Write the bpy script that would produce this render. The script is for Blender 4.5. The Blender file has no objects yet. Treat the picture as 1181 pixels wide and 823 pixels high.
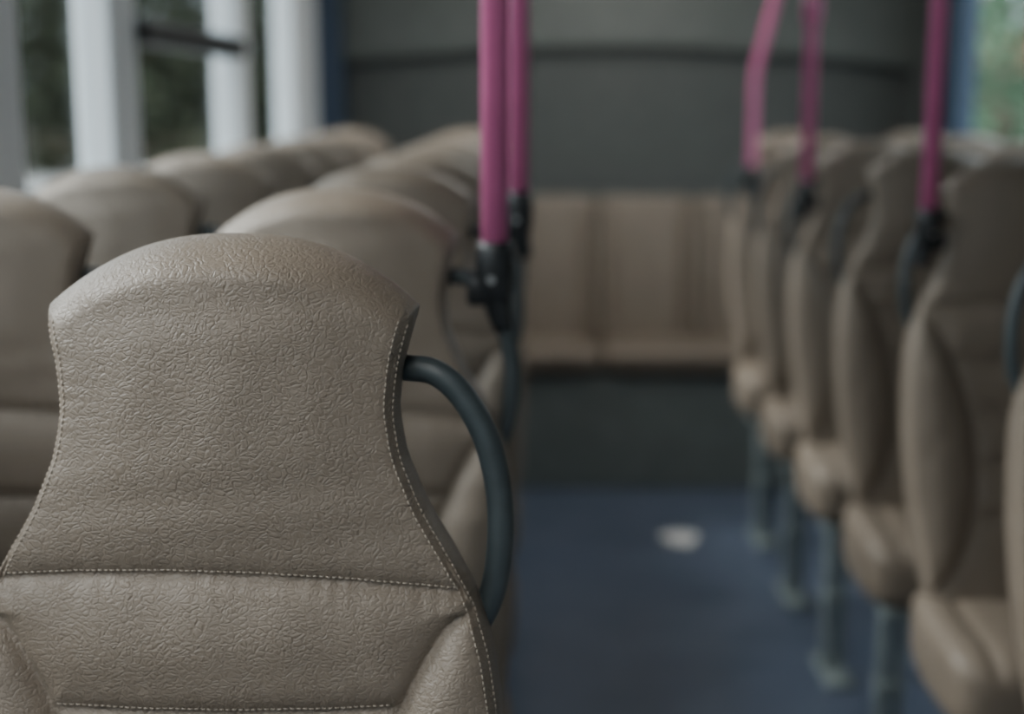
import bpy, bmesh, math, random
import numpy as np
from mathutils import Vector, Matrix
random.seed(4)
S=bpy.context.scene
COL=S.collection
CAM_Z=1.563

# ---------------------------------------------------------------- materials
def new_mat(name):
    m=bpy.data.materials.new(name); m.use_nodes=True
    nt=m.node_tree; b=nt.nodes['Principled BSDF']
    return m,nt,b
def simple(name,col,rough=.5,metal=0,noise=0.0,nscale=30,bump=0.0,bscale=200,spec=.5):
    m,nt,b=new_mat(name)
    b.inputs['Base Color'].default_value=(*col,1)
    b.inputs['Roughness'].default_value=rough
    b.inputs['Metallic'].default_value=metal
    b.inputs['Specular IOR Level'].default_value=spec
    tc=nt.nodes.new('ShaderNodeTexCoord')
    if noise>0:
        n=nt.nodes.new('ShaderNodeTexNoise'); n.inputs['Scale'].default_value=nscale; n.inputs['Detail'].default_value=4
        r=nt.nodes.new('ShaderNodeValToRGB')
        r.color_ramp.elements[0].position=.3; r.color_ramp.elements[1].position=.7
        r.color_ramp.elements[0].color=(*[c*(1-noise) for c in col],1)
        r.color_ramp.elements[1].color=(*[min(1,c*(1+noise)) for c in col],1)
        nt.links.new(tc.outputs['Object'],n.inputs['Vector'])
        nt.links.new(n.outputs['Fac'],r.inputs['Fac']); nt.links.new(r.outputs['Color'],b.inputs['Base Color'])
    if bump>0:
        n=nt.nodes.new('ShaderNodeTexNoise'); n.inputs['Scale'].default_value=bscale; n.inputs['Detail'].default_value=3
        bp=nt.nodes.new('ShaderNodeBump'); bp.inputs['Strength'].default_value=bump; bp.inputs['Distance'].default_value=.001
        nt.links.new(tc.outputs['Object'],n.inputs['Vector'])
        nt.links.new(n.outputs['Fac'],bp.inputs['Height']); nt.links.new(bp.outputs['Normal'],b.inputs['Normal'])
    return m

def leather():
    m,nt,b=new_mat('taupe_leather')
    N=nt.nodes; L=nt.links
    tc=N.new('ShaderNodeTexCoord')
    n0=N.new('ShaderNodeTexNoise'); n0.inputs['Scale'].default_value=9; n0.inputs['Detail'].default_value=5
    L.new(tc.outputs['Object'],n0.inputs['Vector'])
    r=N.new('ShaderNodeValToRGB'); r.color_ramp.elements[0].position=.3; r.color_ramp.elements[1].position=.75
    r.color_ramp.elements[0].color=(.200,.162,.125,1); r.color_ramp.elements[1].color=(.222,.182,.142,1)
    L.new(n0.outputs['Fac'],r.inputs['Fac'])
    nw=N.new('ShaderNodeTexNoise'); nw.inputs['Scale'].default_value=60; nw.inputs['Detail'].default_value=3
    L.new(tc.outputs['Object'],nw.inputs['Vector'])
    sub=N.new('ShaderNodeVectorMath'); sub.operation='SUBTRACT'; sub.inputs[1].default_value=(.5,.5,.5)
    L.new(nw.outputs['Color'],sub.inputs[0])
    sc=N.new('ShaderNodeVectorMath'); sc.operation='SCALE'; sc.inputs['Scale'].default_value=.012
    L.new(sub.outputs[0],sc.inputs[0])
    add=N.new('ShaderNodeVectorMath'); add.operation='ADD'
    L.new(tc.outputs['Object'],add.inputs[0]); L.new(sc.outputs[0],add.inputs[1])
    def crease(scale,w,stretch,rot=(0,0,0)):
        mp=N.new('ShaderNodeMapping'); mp.inputs['Scale'].default_value=stretch; mp.inputs['Rotation'].default_value=rot
        L.new(add.outputs[0],mp.inputs['Vector'])
        v=N.new('ShaderNodeTexVoronoi'); v.feature='DISTANCE_TO_EDGE'; v.inputs['Scale'].default_value=scale
        L.new(mp.outputs[0],v.inputs['Vector'])
        mr=N.new('ShaderNodeMapRange'); mr.inputs['From Max'].default_value=w; mr.interpolation_type='SMOOTHSTEP'
        L.new(v.outputs['Distance'],mr.inputs['Value'])
        return mr.outputs[0]
    c1=crease(150,.20,(1,1,1.8),(0,.6,0)); c2=crease(420,.35,(1,1,1)); c3=crease(105,.13,(1.7,1,1),(0,.3,0))
    def inv(s):
        i=N.new('ShaderNodeMath'); i.operation='SUBTRACT'; i.inputs[0].default_value=1; L.new(s,i.inputs[1]); return i.outputs[0]
    def mask(scale,lo,hi):
        n2=N.new('ShaderNodeTexNoise'); n2.inputs['Scale'].default_value=scale; n2.inputs['Detail'].default_value=3
        L.new(tc.outputs['Object'],n2.inputs['Vector'])
        mk=N.new('ShaderNodeMapRange'); mk.inputs['From Min'].default_value=lo; mk.inputs['From Max'].default_value=hi
        L.new(n2.outputs['Fac'],mk.inputs['Value']); return mk.outputs[0]
    def mul(a,c):
        q=N.new('ShaderNodeMath'); q.operation='MULTIPLY'; L.new(a,q.inputs[0])
        if isinstance(c,float): q.inputs[1].default_value=c
        else: L.new(c,q.inputs[1])
        return q.outputs[0]
    def addm(a,c):
        q=N.new('ShaderNodeMath'); q.operation='ADD'; L.new(a,q.inputs[0]); L.new(c,q.inputs[1]); return q.outputs[0]
    h=addm(mul(mul(inv(c1),mask(70,.15,.55)),-.8), mul(mul(inv(c3),mask(45,.30,.62)),-.7))
    h=addm(h,mul(c2,.22))
    bp=N.new('ShaderNodeBump'); bp.inputs['Strength'].default_value=.72; bp.inputs['Distance'].default_value=.0006
    L.new(h,bp.inputs['Height']); L.new(bp.outputs[0],b.inputs['Normal'])
    L.new(r.outputs[0],b.inputs['Base Color'])
    b.inputs['Roughness'].default_value=.42
    b.inputs['Specular IOR Level'].default_value=.45
    return m
LEATHER=leather()
THREAD=simple('thread',(.42,.36,.30),.8)
HANDLE=simple('handle_plastic',(.045,.058,.062),.42,0,.1,60,.3,900)
BLACK=simple('black_plastic',(.016,.018,.020),.35,0,.1,50,.2,600)
PINK=simple('pink_powder_coat',(.66,.165,.35),.34,0,.05,20,.15,700)
STEEL=simple('steel_leg',(.28,.33,.33),.4,.2,.12,20)
SCREW=simple('screw_steel',(.6,.6,.6),.3,1)
SLATE=simple('slate_panel',(.086,.094,.089),.55,0,.08,12,.3,300)
SLATE2=simple('slate_panel_upper',(.135,.150,.138),.5,0,.08,12,.3,300)
DARK=simple('dark_trim',(.02,.023,.024),.5)
WALLM=simple('wall_laminate',(.26,.27,.27),.5,0,.06,10)
PILLAR=simple('pillar_white',(.84,.88,.90),.45,0,.03,6)
BLUE=simple('blue_paint',(.040,.068,.115),.45,0,.05,8)
CEIL=simple('ceiling_panel',(.30,.31,.31),.6,0,.05,8)
BENCHBASE=simple('bench_riser',(.20,.225,.215),.5,0,.1,10)

def floor_mat():
    m,nt,b=new_mat('blue_vinyl'); N=nt.nodes; L=nt.links
    tc=N.new('ShaderNodeTexCoord')
    n=N.new('ShaderNodeTexNoise'); n.inputs['Scale'].default_value=5; n.inputs['Detail'].default_value=6
    L.new(tc.outputs['Object'],n.inputs['Vector'])
    r=N.new('ShaderNodeValToRGB'); r.color_ramp.elements[0].position=.3; r.color_ramp.elements[1].position=.7
    r.color_ramp.elements[0].color=(.076,.100,.150,1); r.color_ramp.elements[1].color=(.110,.138,.196,1)
    L.new(n.outputs['Fac'],r.inputs['Fac'])
    v=N.new('ShaderNodeTexVoronoi'); v.inputs['Scale'].default_value=220; L.new(tc.outputs['Object'],v.inputs['Vector'])
    lt=N.new('ShaderNodeMath'); lt.operation='LESS_THAN'; lt.inputs[1].default_value=.18; L.new(v.outputs['Distance'],lt.inputs[0])
    mx=N.new('ShaderNodeMix'); mx.data_type='RGBA'; mx.inputs['B'].default_value=(.30,.35,.42,1)
    L.new(lt.outputs[0],mx.inputs['Factor']); L.new(r.outputs[0],mx.inputs['A']); L.new(mx.outputs['Result'],b.inputs['Base Color'])
    b.inputs['Roughness'].default_value=.28
    return m
FLOORM=floor_mat()
def glass_mat():
    m=bpy.data.materials.new('window_glass'); m.use_nodes=True; nt=m.node_tree; nt.nodes.clear()
    o=nt.nodes.new('ShaderNodeOutputMaterial'); t=nt.nodes.new('ShaderNodeBsdfTransparent'); g=nt.nodes.new('ShaderNodeBsdfGlossy')
    t.inputs[0].default_value=(.93,.96,.97,1); g.inputs['Roughness'].default_value=.05
    mx=nt.nodes.new('ShaderNodeMixShader'); mx.inputs[0].default_value=.05
    nt.links.new(t.outputs[0],mx.inputs[1]); nt.links.new(g.outputs[0],mx.inputs[2]); nt.links.new(mx.outputs[0],o.inputs[0])
    return m
GLASS=glass_mat()
def emis(name,col,s):
    m,nt,b=new_mat(name); b.inputs['Base Color'].default_value=(*col,1)
    b.inputs['Emission Color'].default_value=(*col,1); b.inputs['Emission Strength'].default_value=s
    return m

# ---------------------------------------------------------------- mesh helpers
def mesh_obj(name,verts,faces,mat,smooth=True,parent=None):
    me=bpy.data.meshes.new(name); me.from_pydata([tuple(v) for v in verts],[],[tuple(f) for f in faces])
    if smooth: me.polygons.foreach_set('use_smooth',[True]*len(me.polygons))
    me.materials.append(mat); me.update()
    ob=bpy.data.objects.new(name,me); COL.objects.link(ob)
    if parent: ob.parent=parent
    return ob
class MB:
    def __init__(s): s.v=[]; s.f=[]
    def add(s,v,f):
        o=len(s.v); s.v+= [tuple(p) for p in v]; s.f+=[tuple(i+o for i in q) for q in f]
    def box(s,x0,x1,y0,y1,z0,z1,bev=0.0,seg=2):
        bm=bmesh.new(); bmesh.ops.create_cube(bm,size=1)
        for v in bm.verts:
            v.co=Vector(((x0+x1)/2+v.co.x*(x1-x0),(y0+y1)/2+v.co.y*(y1-y0),(z0+z1)/2+v.co.z*(z1-z0)))
        if bev>0: bmesh.ops.bevel(bm,geom=bm.edges[:],offset=bev,segments=seg,affect='EDGES',profile=.5)
        bm.verts.index_update()
        s.add([v.co[:] for v in bm.verts],[[v.index for v in f.verts] for f in bm.faces]); bm.free()
    def tube(s,pts,rad,n=14,sub=6):
        P=[Vector(p) for p in pts]
        if sub>1 and len(P)>2:
            Q=[]
            for i in range(len(P)-1):
                a=P[max(i-1,0)];b=P[i];c=P[i+1];d=P[min(i+2,len(P)-1)]
                for k in range(sub):
                    t=k/sub
                    Q.append(.5*((2*b)+(c-a)*t+(2*a-5*b+4*c-d)*t*t+(-a+3*b-3*c+d)*t**3))
            Q.append(P[-1]); P=Q
        rr=rad if callable(rad) else (lambda t:rad)
        T=[(P[min(i+1,len(P)-1)]-P[max(i-1,0)]).normalized() for i in range(len(P))]
        up=Vector((0,1,0)) if abs(T[0].y)<.9 else Vector((1,0,0))
        nrm=(up-T[0]*up.dot(T[0])).normalized()
        V=[];F=[]
        for i,p in enumerate(P):
            nrm=(nrm-T[i]*nrm.dot(T[i])).normalized(); bn=T[i].cross(nrm)
            r=rr(i/(len(P)-1))
            for k in range(n):
                a=2*math.pi*k/n
                V.append(p+(nrm*math.cos(a)+bn*math.sin(a))*r)
        for i in range(len(P)-1):
            for k in range(n):
                F.append((i*n+k,i*n+(k+1)%n,(i+1)*n+(k+1)%n,(i+1)*n+k))
        F.append(tuple(range(n-1,-1,-1))); F.append(tuple(range((len(P)-1)*n,len(P)*n)))
        s.add(V,F)
    def obj(s,name,mat,smooth=False,parent=None):
        return mesh_obj(name,s.v,s.f,mat,smooth,parent)
def empty(name,loc,sx=1):
    e=bpy.data.objects.new(name,None); e.location=loc; e.scale=(sx,1,1); e.empty_display_size=.1; COL.objects.link(e); return e

# ---------------------------------------------------------------- seat backrest
ZB,ZC=.60,1.402
Wz=np.array([.60,.68,.78,.86,.95,1.03,1.092,1.135,1.175,1.21,1.245,1.286,1.321,1.355,1.380,1.402])
Ww=np.array([.165,.180,.198,.210,.216,.2175,.2155,.209,.197,.178,.157,.1395,.1335,.1370,.1430,.1500])
zz=np.linspace(ZB-.05,ZC+.05,1200); ww=np.interp(zz,Wz,Ww)
k=np.exp(-np.linspace(-2.5,2.5,61)**2); k/=k.sum()
wp=np.pad(ww,30,mode='edge'); ws=np.convolve(wp,k,'valid')
def W(z): return np.interp(z,zz,ws)
def sst(x): x=np.clip(x,0,1); return x*x*(3-2*x)
ARC=.056
def ymid(z):
    z=np.asarray(z,float)
    return .10*(z-1.25)-.10*np.clip(1.12-z,0,1)**2+.45*np.clip(z-1.24,0,1)**2
ZBT=1.168
def bol(z):
    t=np.clip((z-.66)/(ZBT-.66),0,1)
    return .0065+.118*np.power(np.clip(np.sin(np.pi*t),0,1),.62)
SEAMS=[1.093,.998,.90,.805]
def sarc(ze):
    t=np.clip((ze-1.17)/(ZC-1.17),0,1); return t*t*t*(10-15*t+6*t*t)
def seat_surf(u,v):
    ze=ZB+(ZC-ZB)*v
    arc=ARC*(1-np.abs(u)**2.4)
    z=ze+arc*sarc(ze)
    w=W(ze); x=u*w
    de=(1-np.abs(u))*w
    dt=(1-v)*(ZC-ZB)*1.15
    db=v*(ZC-ZB)
    return x,z,ze,w,de,dt,db
def pr(d,r): 
    t=np.clip(d/r,0,1); return np.sqrt(np.clip(1-(1-t)**2,0,1))
SI=.0062
def s1z(u): return 1.200-.012*u*u-.005*u
def front_y(u,v):
    x,z,ze,w,de,dt,db=seat_surf(u,v)
    P=pr(de,.0095)*pr(dt,.034)*pr(db,.03)
    ds=np.abs(de-SI)
    d1=np.abs(z-s1z(u))+ np.where(de<SI,.02,0)
    ib=bol(z); inb=(z<ZBT)
    dbol=np.where(inb,np.abs(de-ib)*.85,1.0)
    dbol=np.minimum(dbol,np.where(z>ZBT,np.hypot(z-ZBT,de-SI)+.0,1.0))
    dh=np.full_like(x,1.0)
    for s in SEAMS: dh=np.minimum(dh,np.abs(z-(s+.004*u*u)))
    dh=np.where((de>ib)&inb,dh,1.0)
    big=.0095*(1-np.exp(-np.minimum(np.minimum(d1,dh),dbol)/.010))
    sm=.0034*(1-np.exp(-ds/.0030))
    crown=.018*(1-u*u)*sst((z-1.17)/.24)
    pad=.005*np.exp(-((z-1.145)/.045)**2)*(1-u*u)
    tb=np.clip(de/np.maximum(ib,.012),0,1)
    puff=np.where(inb,.016*np.sin(np.pi*np.where(de<ib,tb,1))**.8*np.clip((ib-.01)/.08,0,1),0)
    pk=.00055*np.sin(x*330+2*np.sin(x*75))*np.exp(-np.minimum(d1,dh)/.012)
    pk+=.00045*np.sin(z*380+2*np.sin(z*66))*np.exp(-np.abs(ds)/.012)
    wr=.0009*np.sin(x*38+z*61+1.5*np.sin(z*40))*np.sin(z*33-x*50)*np.clip(de/.04,0,1)
    T=(.034+.010*sst((1.32-z)/.35))*(.70+.30*np.sin(np.pi/2*np.clip(de/np.maximum(w,.01),0,1)))
    return x, ymid(z)-P*(T+big+sm+crown+pad+puff+pk+wr), z
def back_y(u,v):
    x,z,ze,w,de,dt,db=seat_surf(u,v)
    P=pr(de,.022)*pr(dt,.045)*pr(db,.03)
    return x, ymid(z)+P*.030, z
nu,nv=231,330
lin=np.linspace(-1,1,nu); uu=.45*lin+.55*np.sin(lin*np.pi/2)
t=np.linspace(0,1,nv); vv=1-(1-t)**1.35
U,V=np.meshgrid(uu,vv)
fx,fy,fz=front_y(U,V); bx,by,bz=back_y(U,V)
vf=np.stack([fx,fy,fz],-1).reshape(-1,3)
idxb=-np.ones((nv,nu),int); idxf=np.arange(nv*nu).reshape(nv,nu)
inner=np.zeros((nv,nu),bool); inner[1:-1,1:-1]=True
idxb[~inner]=idxf[~inner]; idxb[inner]=nv*nu+np.arange(inner.sum())
vb=np.stack([bx,by,bz],-1)[inner]
verts=np.concatenate([vf,vb])
def quads(ix,flip):
    a=ix[:-1,:-1];b=ix[:-1,1:];c=ix[1:,1:];d=ix[1:,:-1]
    return np.stack([a,b,c,d] if not flip else [a,d,c,b],-1).reshape(-1,4)
faces=np.concatenate([quads(idxf,False),quads(idxb,True)])
bme=bpy.data.meshes.new('backrest'); bme.from_pydata(verts.tolist(),[],faces.tolist())
bme.polygons.foreach_set('use_smooth',[True]*len(bme.polygons)); bme.materials.append(LEATHER); bme.update()

# stitching
st=MB()
def stitch_path(uv,spacing=.0050,ln=.0034,r=.00055):
    uv=np.array(uv); x,y,z=front_y(uv[:,0],uv[:,1]); P=np.stack([x,y,z],-1)
    seg=np.linalg.norm(np.diff(P,axis=0),axis=1); cum=np.concatenate([[0],np.cumsum(seg)])
    n=int(cum[-1]/spacing)
    for i in range(n):
        s0=i*spacing; s1=s0+ln
        a=np.array([np.interp(s0,cum,P[:,j]) for j in range(3)]); b=np.array([np.interp(s1,cum,P[:,j]) for j in range(3)])
        m=(a+b)/2; m[1]-=.0010; a[1]-=.0001; b[1]-=.0001
        st.tube([a,m,b],r,n=5,sub=1)
for sgn in (-1,1):
    for inset in (.0036,.0095):
        path=[]
        for v in np.linspace(.03,.985,260):
            w=float(W(ZB+(ZC-ZB)*v)); path.append((sgn*(1-inset/w),v))
        stitch_path(path)
def v_for(u,z):
    ze=z
    for _ in range(30): ze=z-ARC*(1-abs(u)**2.4)*float(sarc(ze))
    return (ze-ZB)/(ZC-ZB)
path=[]
for u in np.linspace(-.96,.96,150): path.append((u,v_for(u,s1z(u)+.0035)))
stitch_path(path)
for s in SEAMS[:3]:
    path=[]
    ib=float(bol(s)); w=float(W(s)); um=(w-ib-.004)/w
    for u in np.linspace(-um,um,120):
        path.append((u,(s+.004*u*u+.0035-ZB)/(ZC-ZB)))
    stitch_path(path)
sme=st.obj('stitching',THREAD,True); smesh=sme.data; bpy.data.objects.remove(sme)

def cushion():
    a,b,c=.208,.205,.080
    n1,n2=120,64; V=[];F=[]
    def sg(x,p): return math.copysign(abs(x)**p,x)
    for j in range(n2+1):
        ph=-math.pi/2+math.pi*j/n2
        for i in range(n1):
            th=2*math.pi*i/n1
            e1,e2=.45,.32
            x=a*sg(math.cos(ph),e1)*sg(math.cos(th),e2); y=b*sg(math.cos(ph),e1)*sg(math.sin(th),e2); z=c*sg(math.sin(ph),e1)
            if z>0:
                d=abs(abs(x)-.135); z*=1-.13*math.exp(-d/.008)
                d2=abs(y+.02); z*=1-.08*math.exp(-d2/.008)*(abs(x)<.135)
                z+=.012*max(0,(abs(x)-.135)/.07)*math.cos(ph)
            if y<-.12: z-= .25*(y+.12)**2*6*(1 if z>0 else .3)
            x*=1-.10*max(0,(y)/.2)
            V.append((x,y-.215,z+.575))
    for j in range(n2):
        for i in range(n1):
            F.append((j*n1+i,j*n1+(i+1)%n1,(j+1)*n1+(i+1)%n1,(j+1)*n1+i))
    o=mesh_obj('seat_cushion',V,F,LEATHER); me=o.data; bpy.data.objects.remove(o); return me
cme=cushion()
hb=MB()
hb.tube([(.110,.028,1.350),(.140,.020,1.3515),(.163,.012,1.349),(.184,.008,1.331),(.2025,.005,1.298),(.2125,.003,1.256),(.214,.0,1.214),(.208,.0,1.172),(.192,.0,1.140),(.165,.005,1.124)],.0107,n=20,sub=8)
ho=hb.obj('grab_handle',HANDLE,True); hme=ho.data; bpy.data.objects.remove(ho)
lb=MB()
lb.box(-.17,.17,-.40,-.02,.485,.505,.006)
for x in (.063,.100):
    lb.tube([(x,-.14,.02),(x,-.14,.49)],.0145,n=14,sub=1)
lb.box(.045,.12,-.26,-.04,.0,.022,.008)
lb.box(.05,.115,-.165,-.115,.20,.24,.006)
lo=lb.obj('leg_frame',STEEL,False); lme=lo.data; bpy.data.objects.remove(lo)
def seat(x,y,sx=1):
    e=empty('bus_seat',(x,y,0),sx)
    for nm,me in (('backrest',bme),('stitching',smesh),('seat_cushion',cme),('grab_handle',hme),('leg_frame',lme)):
        o=bpy.data.objects.new(nm,me); COL.objects.link(o); o.parent=e
    return e
YO=.045
LX=(-.241,-.690)
for r in range(8):
    y=1.042+.6*r+YO
    for x in LX: seat(x,y,1)
for r in range(6):
    y=1.98+.6*r+YO
    for x in (.910,1.356): seat(x,y,-1)

# ---------------------------------------------------------------- poles
def pole(x,y,zb,sgn,bend=0.0,node=None):
    e=empty('grab_pole',(x,y,0))
    m=MB()
    if bend:
        m.tube([(0,0,zb),(0,0,1.55),(.003,0,1.66),(bend*.35,0,1.78),(bend*.7,0,1.92),(bend,0,2.1),(bend,0,2.44)],.0165,n=20,sub=6)
    else: m.tube([(0,0,zb),(0,0,2.44)],.0165,n=20,sub=1)
    m.obj('pole',PINK,True,e)
    k=MB()
    k.tube([(0,0,zb-.05),(0,0,zb-.03),(0,0,zb+.005),(0,0,zb+.018)],lambda t:.0195+.004*math.sin(math.pi*t),n=20,sub=3)
    k.box(min(0,-sgn*.034),max(0,-sgn*.034),-.012,.016,zb-.060,zb-.022,.006)
    k.tube([(0,0,zb-.03),(sgn*.004,-.0,zb-.065),(sgn*.012,-.0,zb-.09)],lambda t:.020-.008*t,n=16,sub=3)
    k.obj('bracket',BLACK,True,e)
    s=MB(); s.tube([(-sgn*.004,-.017,zb-.026),(-sgn*.004,-.024,zb-.026)],.005,n=12,sub=1); s.obj('screw',SCREW,False,e)
    f=MB(); f.tube([(bend,0,2.41),(bend,0,2.45)],.032,n=20,sub=1); f.obj('ceiling_flange',BLACK,False,e)
    if node:
        q=MB(); q.tube([(0,0,node-.035),(0,0,node+.035)],.024,n=18,sub=1); q.obj('collar',PINK,True,e)
pole(-.048,1.69,1.378,1)
pole(-.026,2.29,1.400,1)
pole(.726,2.60,1.350,-1)
pole(.726,3.78,1.335,-1,node=1.80)
pole(.746,4.86,1.325,-1,bend=.09)

# ---------------------------------------------------------------- shell
XL,XR,YF,YR,ZT=-.93,1.65,-3.0,6.24,2.45
SILL,HEAD=1.40,2.25
m=MB(); m.box(XL-.06,XR+.06,YF-.06,YR+.06,-.05,0); m.obj('floor',FLOORM)
m=MB(); m.box(XL-.06,XR+.06,YF-.06,YR+.06,ZT,ZT+.05); m.obj('ceiling',CEIL)
m=MB(); m.box(XL-.06,XL,YF,YR,0,SILL); m.box(XL-.06,XL,YF,YR,HEAD,ZT); m.obj('wall_left',WALLM)
m=MB(); m.box(XR,XR+.06,YF,YR,0,SILL); m.box(XR,XR+.06,YF,YR,HEAD,ZT); m.box(XR,XR+.06,YF,3.1,SILL,HEAD); m.obj('wall_right',WALLM)  # unseen forward window band closed off with solid wall to darken the right seats
m=MB(); m.box(XL-.06,XR+.06,YF-.06,YF,0,1.5); m.box(XL-.06,XR+.06,YF-.06,YF,2.1,ZT); m.obj('wall_front',WALLM)
m=MB(); m.box(XL-.06,XR+.06,YR,YR+.06,0,ZT); m.obj('wall_back',SLATE)
V=[];F=[];n=40
for i in range(n+1):
    x=XL+(XR-XL)*i/n; zc=1.790-.085*((x-.3)/1.25)**2
    for (yy,z) in ((YR-.035,zc),(YR-.05,zc+.02),(YR-.05,ZT-.01),(YR,zc)):
        V.append((x,yy,z))
for i in range(n):
    a=i*4;b=a+4
    F+=[(a,b,b+1,a+1),(a+1,b+1,b+2,a+2),(a+3,b+3,b,a)]
mesh_obj('trim_1',V,F,SLATE2,False)
V=[];F=[]
for i in range(n+1):
    x=XL+(XR-XL)*i/n; zc=1.790-.085*((x-.3)/1.25)**2
    V+=[(x,YR-.03,zc-.026),(x,YR-.03,zc),(x,YR,zc-.026)]
for i in range(n):
    a=i*3;b=a+3; F+=[(a,b,b+1,a+1),(a+2,b+2,b,a)]
mesh_obj('trim_2',V,F,DARK,False)
tn=3; wn=1
def side(xw,out,bars,ends):
    global tn,wn
    s=-1 if out<0 else 1
    prev=ends[0]
    for (a,b,mat,dep) in bars+[(ends[1],None,None,0)]:
        if a-prev>.06:
            m=MB(); xx=xw+s*.03; m.box(xx-.003,xx+.003,prev,a,SILL,HEAD); m.obj('window_%d'%wn,GLASS); wn+=1
        if b is None: break
        m=MB(); x0,x1=sorted((xw+s*.06,xw-s*dep)); m.box(x0,x1,a,b,SILL,HEAD,.008); m.obj('trim_%d'%tn,mat); tn+=1
        prev=b
side(XL,-1,[(-1.65,-1.5,PILLAR,.02),(-.25,-.1,PILLAR,.02),(1.1,1.2,PILLAR,.02),(2.34,2.52,PILLAR,.02),(3.06,3.27,PILLAR,.02),(4.37,4.56,PILLAR,.02),(5.40,5.98,PILLAR,.02),(5.98,6.24,BLUE,.105)],(YF,YR))
side(XR,1,[(3.1,3.2,PILLAR,.02),(4.35,4.5,PILLAR,.02),(5.56,5.76,BLUE,.02),(5.76,6.24,SLATE,.03)],(3.1,YR))
m=MB(); m.box(XL-.02,XL+.05,3.26,4.36,1.69,1.75,.01); m.obj('trim_%d'%tn,DARK); tn+=1
m=MB(); m.box(XL-.06,XR+.06,YF-.035,YF-.025,1.5,2.1); m.obj('window_%d'%wn,GLASS)

# unseen fill lamps, added to brighten the rear bench and the foreground seat
FILLB=simple('fill_lamp_housing',(.6,.6,.6),.4)
for xx,yy,ll,es in ((.34,5.05,1.0,13),(-.45,-.1,1.2,10)):
    e=empty('fill_lamp',(xx,yy,0))
    m=MB(); m.box(-.20,.20,-ll/2,ll/2,2.425,2.45,.006); m.obj('fill_housing',FILLB,False,e)
    m=MB(); m.box(-.17,.17,-ll/2+.03,ll/2-.03,2.41,2.427,.006); m.obj('fill_diffuser',emis('fill_lamp_diffuser',(1,.97,.92),es),False,e)

# ---------------------------------------------------------------- rear bench
e=empty('rear_bench_seat',(0,0,0))
m=MB(); m.box(XL+.002,XR-.002,5.56,6.235,0.0,.47,.01); m.obj('riser',BENCHBASE,False,e)
def pad(x0,x1,y0,y1,z0,z1,e1=.4,e2=.25,tilt=0):
    n1,n2=48,28;V=[];F=[]
    sg=lambda x,p: math.copysign(abs(x)**p,x)
    for j in range(n2+1):
        ph=-math.pi/2+math.pi*j/n2
        for i in range(n1):
            th=2*math.pi*i/n1
            z=(z1-z0)/2*sg(math.sin(ph),e1)
            V.append(((x0+x1)/2+(x1-x0)/2*sg(math.cos(ph),e1)*sg(math.cos(th),e2),(y0+y1)/2+(y1-y0)/2*sg(math.cos(ph),e1)*sg(math.sin(th),e2)+tilt*z,(z0+z1)/2+z))
    for j in range(n2):
        for i in range(n1): F.append((j*n1+i,j*n1+(i+1)%n1,(j+1)*n1+(i+1)%n1,(j+1)*n1+i))
    return V,F
bx_=[-.85,-.55,-.14,.27,.68,1.09,1.58]
c=MB(); bk=MB()
c.add(*pad(-.86,.27,5.53,6.05,.475,.585,.4,.12)); c.add(*pad(.27,1.60,5.53,6.05,.475,.585,.4,.12))
for a,b in zip(bx_[:-1],bx_[1:]):
    w=b-a
    bk.add(*pad(a-.002,b+.002,5.93,6.09,.55,1.16,.12,.55,.22))
    bk.add(*pad(a,a+w*.14,5.895,6.06,.56,1.145,.15,.6,.22))
    bk.add(*pad(b-w*.12,b,5.895,6.06,.56,1.145,.15,.6,.22))
c.obj('cushion',LEATHER,True,e); bk.obj('back',LEATHER,True,e)
m=MB(); m.box(XL+.002,XR-.002,6.12,6.235,.47,1.17,.01); m.obj('back_support',SLATE,False,e)

V=[];F=[]
for i in range(24):
    a=2*math.pi*i/24; r=1+.12*math.sin(3*a)
    V.append((.53+.066*r*math.cos(a),4.90+.080*r*math.sin(a),.003+.002*math.sin(2*a)))
V.append((.53,4.90,.004))
F=[(i,(i+1)%24,24) for i in range(24)]
mesh_obj('pale_floor_patch',V,F,simple('pale_patch',(.85,.85,.83),.6))  # flat pale patch on the aisle floor

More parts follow.
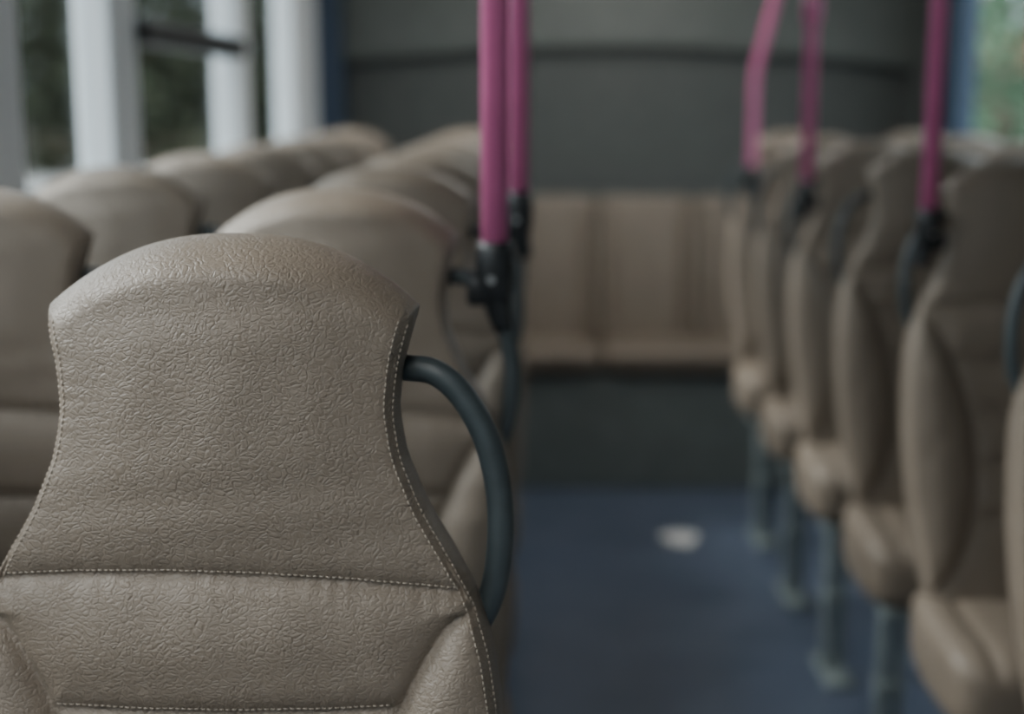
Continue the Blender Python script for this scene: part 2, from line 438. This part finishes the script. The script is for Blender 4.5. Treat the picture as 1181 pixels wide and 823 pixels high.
# ---------------------------------------------------------------- outside
m=MB(); m.box(-80,80,-20,120,-.55,-.5); m.obj('ground',simple('asphalt',(.16,.16,.155),.9,0,.2,3))
LEAF=simple('leaves',(.040,.048,.028),.7,0,.5,.8,spec=.2); LEAF2=simple('leaves_light',(.075,.135,.080),.6,0,.7,1.2,spec=.2)
LEAF3=simple('leaves_autumn',(.20,.11,.05),.6,0,.5,.8,spec=.2)
BARK=simple('bark',(.10,.07,.05),.9,0,.3,8,.6,40)
def tree(x,y,h,r,lf,nl=3000,low=.0,ls=.22,sp=.18):
    e=empty('tree',(x,y,-.5)); t=MB()
    t.tube([(0,0,0),(.05,.02,h*.3),(-.05,.05,h*.6),(0,0,h*.9)],lambda q:.16*(1-.7*q),n=12,sub=4)
    for i in range(9):
        a=random.uniform(0,6.28); z=h*random.uniform(.2,.7)
        t.tube([(0,0,z),(r*.4*math.cos(a),r*.4*math.sin(a),z+.3*r),(r*.8*math.cos(a),r*.8*math.sin(a),z+.45*r)],lambda q:.05*(1-.7*q),n=7,sub=3)
    t.obj('trunk',BARK,True,e)
    V=[];F=[]
    for i in range(nl):
        z=random.uniform(max(.1,low),h); q=z/h
        a=random.uniform(0,6.28)
        rr=r*min(1,1.25*math.sqrt(max(0,1-q*q)))*(1+.07*math.sin(z*2.3+x+2*a))*math.sqrt(random.random())
        p=Vector((rr*math.cos(a)+random.gauss(0,sp*.8),rr*math.sin(a),z))
        a=Vector([random.gauss(0,1) for _ in range(3)]).normalized(); b=a.cross(Vector([random.gauss(0,1) for _ in range(3)])).normalized()
        s=random.uniform(.5,1)*ls; o=len(V)
        V+=[p-a*s,p+b*s*.5,p+a*s,p-b*s*.5]; F.append((o,o+1,o+2,o+3))
    mesh_obj('foliage',V,F,lf,False,e)
tree(-13.7,40,9,1.5,LEAF,6500); tree(-10.3,40,9,1.75,LEAF,7500); tree(-7.5,40,8,.85,LEAF,3200)
tree(-12.0,46,4.2,1.1,LEAF3,2200); tree(-15.5,47,4,1.1,LEAF3,2200); tree(-9.6,47,3.6,1.0,LEAF2,1800)
tree(5.75,17.5,3.6,.42,LEAF2,650,.0,.13); tree(6.75,20.5,2.4,.5,LEAF2,800,.0,.13); tree(7.6,24,3.8,.5,LEAF2,650,.0,.16); tree(9.2,26,2.6,1.0,LEAF,1500)
BRICK=simple('brick',(.32,.16,.10),.85,0,.3,4)
e=empty('brick_building',(13.4,36,-.5)); b=MB(); b.box(-3,6,0,7,0,9); b.obj('walls',BRICK,False,e)
b=MB()
for i in range(4):
    for j in range(3): b.box(-2.3+2.1*i,-1.1+2.1*i,-.06,.02,1.0+2.8*j,2.6+2.8*j)
b.obj('windows',simple('white_window',(.8,.85,.9),.3),False,e)

# ---------------------------------------------------------------- light
w=bpy.data.worlds.new('overcast'); S.world=w; w.use_nodes=True; nt=w.node_tree
bg=nt.nodes['Background']
tc=nt.nodes.new('ShaderNodeTexCoord'); sp=nt.nodes.new('ShaderNodeSeparateXYZ'); r=nt.nodes.new('ShaderNodeValToRGB')
r.color_ramp.elements[0].position=.49; r.color_ramp.elements[0].color=(.20,.235,.25,1)
r.color_ramp.elements[1].position=.70; r.color_ramp.elements[1].color=(.90,.96,1,1)
mr=nt.nodes.new('ShaderNodeMapRange'); mr.inputs['From Min'].default_value=-1
nt.links.new(tc.outputs['Generated'],sp.inputs[0]); nt.links.new(sp.outputs['Z'],mr.inputs['Value']); nt.links.new(mr.outputs[0],r.inputs['Fac'])
nt.links.new(r.outputs[0],bg.inputs['Color']); bg.inputs['Strength'].default_value=3.6
sun=bpy.data.lights.new('sun','SUN'); sun.energy=6.5; sun.angle=math.radians(25); sun.color=(1,.97,.93)
so=bpy.data.objects.new('sun_light',sun); COL.objects.link(so)
d=Vector((1,-.15,-.72)); so.rotation_euler=d.to_track_quat('-Z','Y').to_euler()

# ---------------------------------------------------------------- camera
cd=bpy.data.cameras.new('camera'); cam=bpy.data.objects.new('camera',cd); COL.objects.link(cam)
cam.location=(0,0,CAM_Z); cam.rotation_euler=(math.radians(90-10.35),0,math.radians(.92))
cd.sensor_width=36; cd.sensor_fit='HORIZONTAL'; cd.lens=1617/1181*36
cd.dof.use_dof=True; cd.dof.focus_distance=1.03; cd.dof.aperture_fstop=2.4
cd.clip_start=.05; cd.clip_end=300
S.camera=cam
S.view_settings.view_transform='AgX'
S.view_settings.exposure=.18
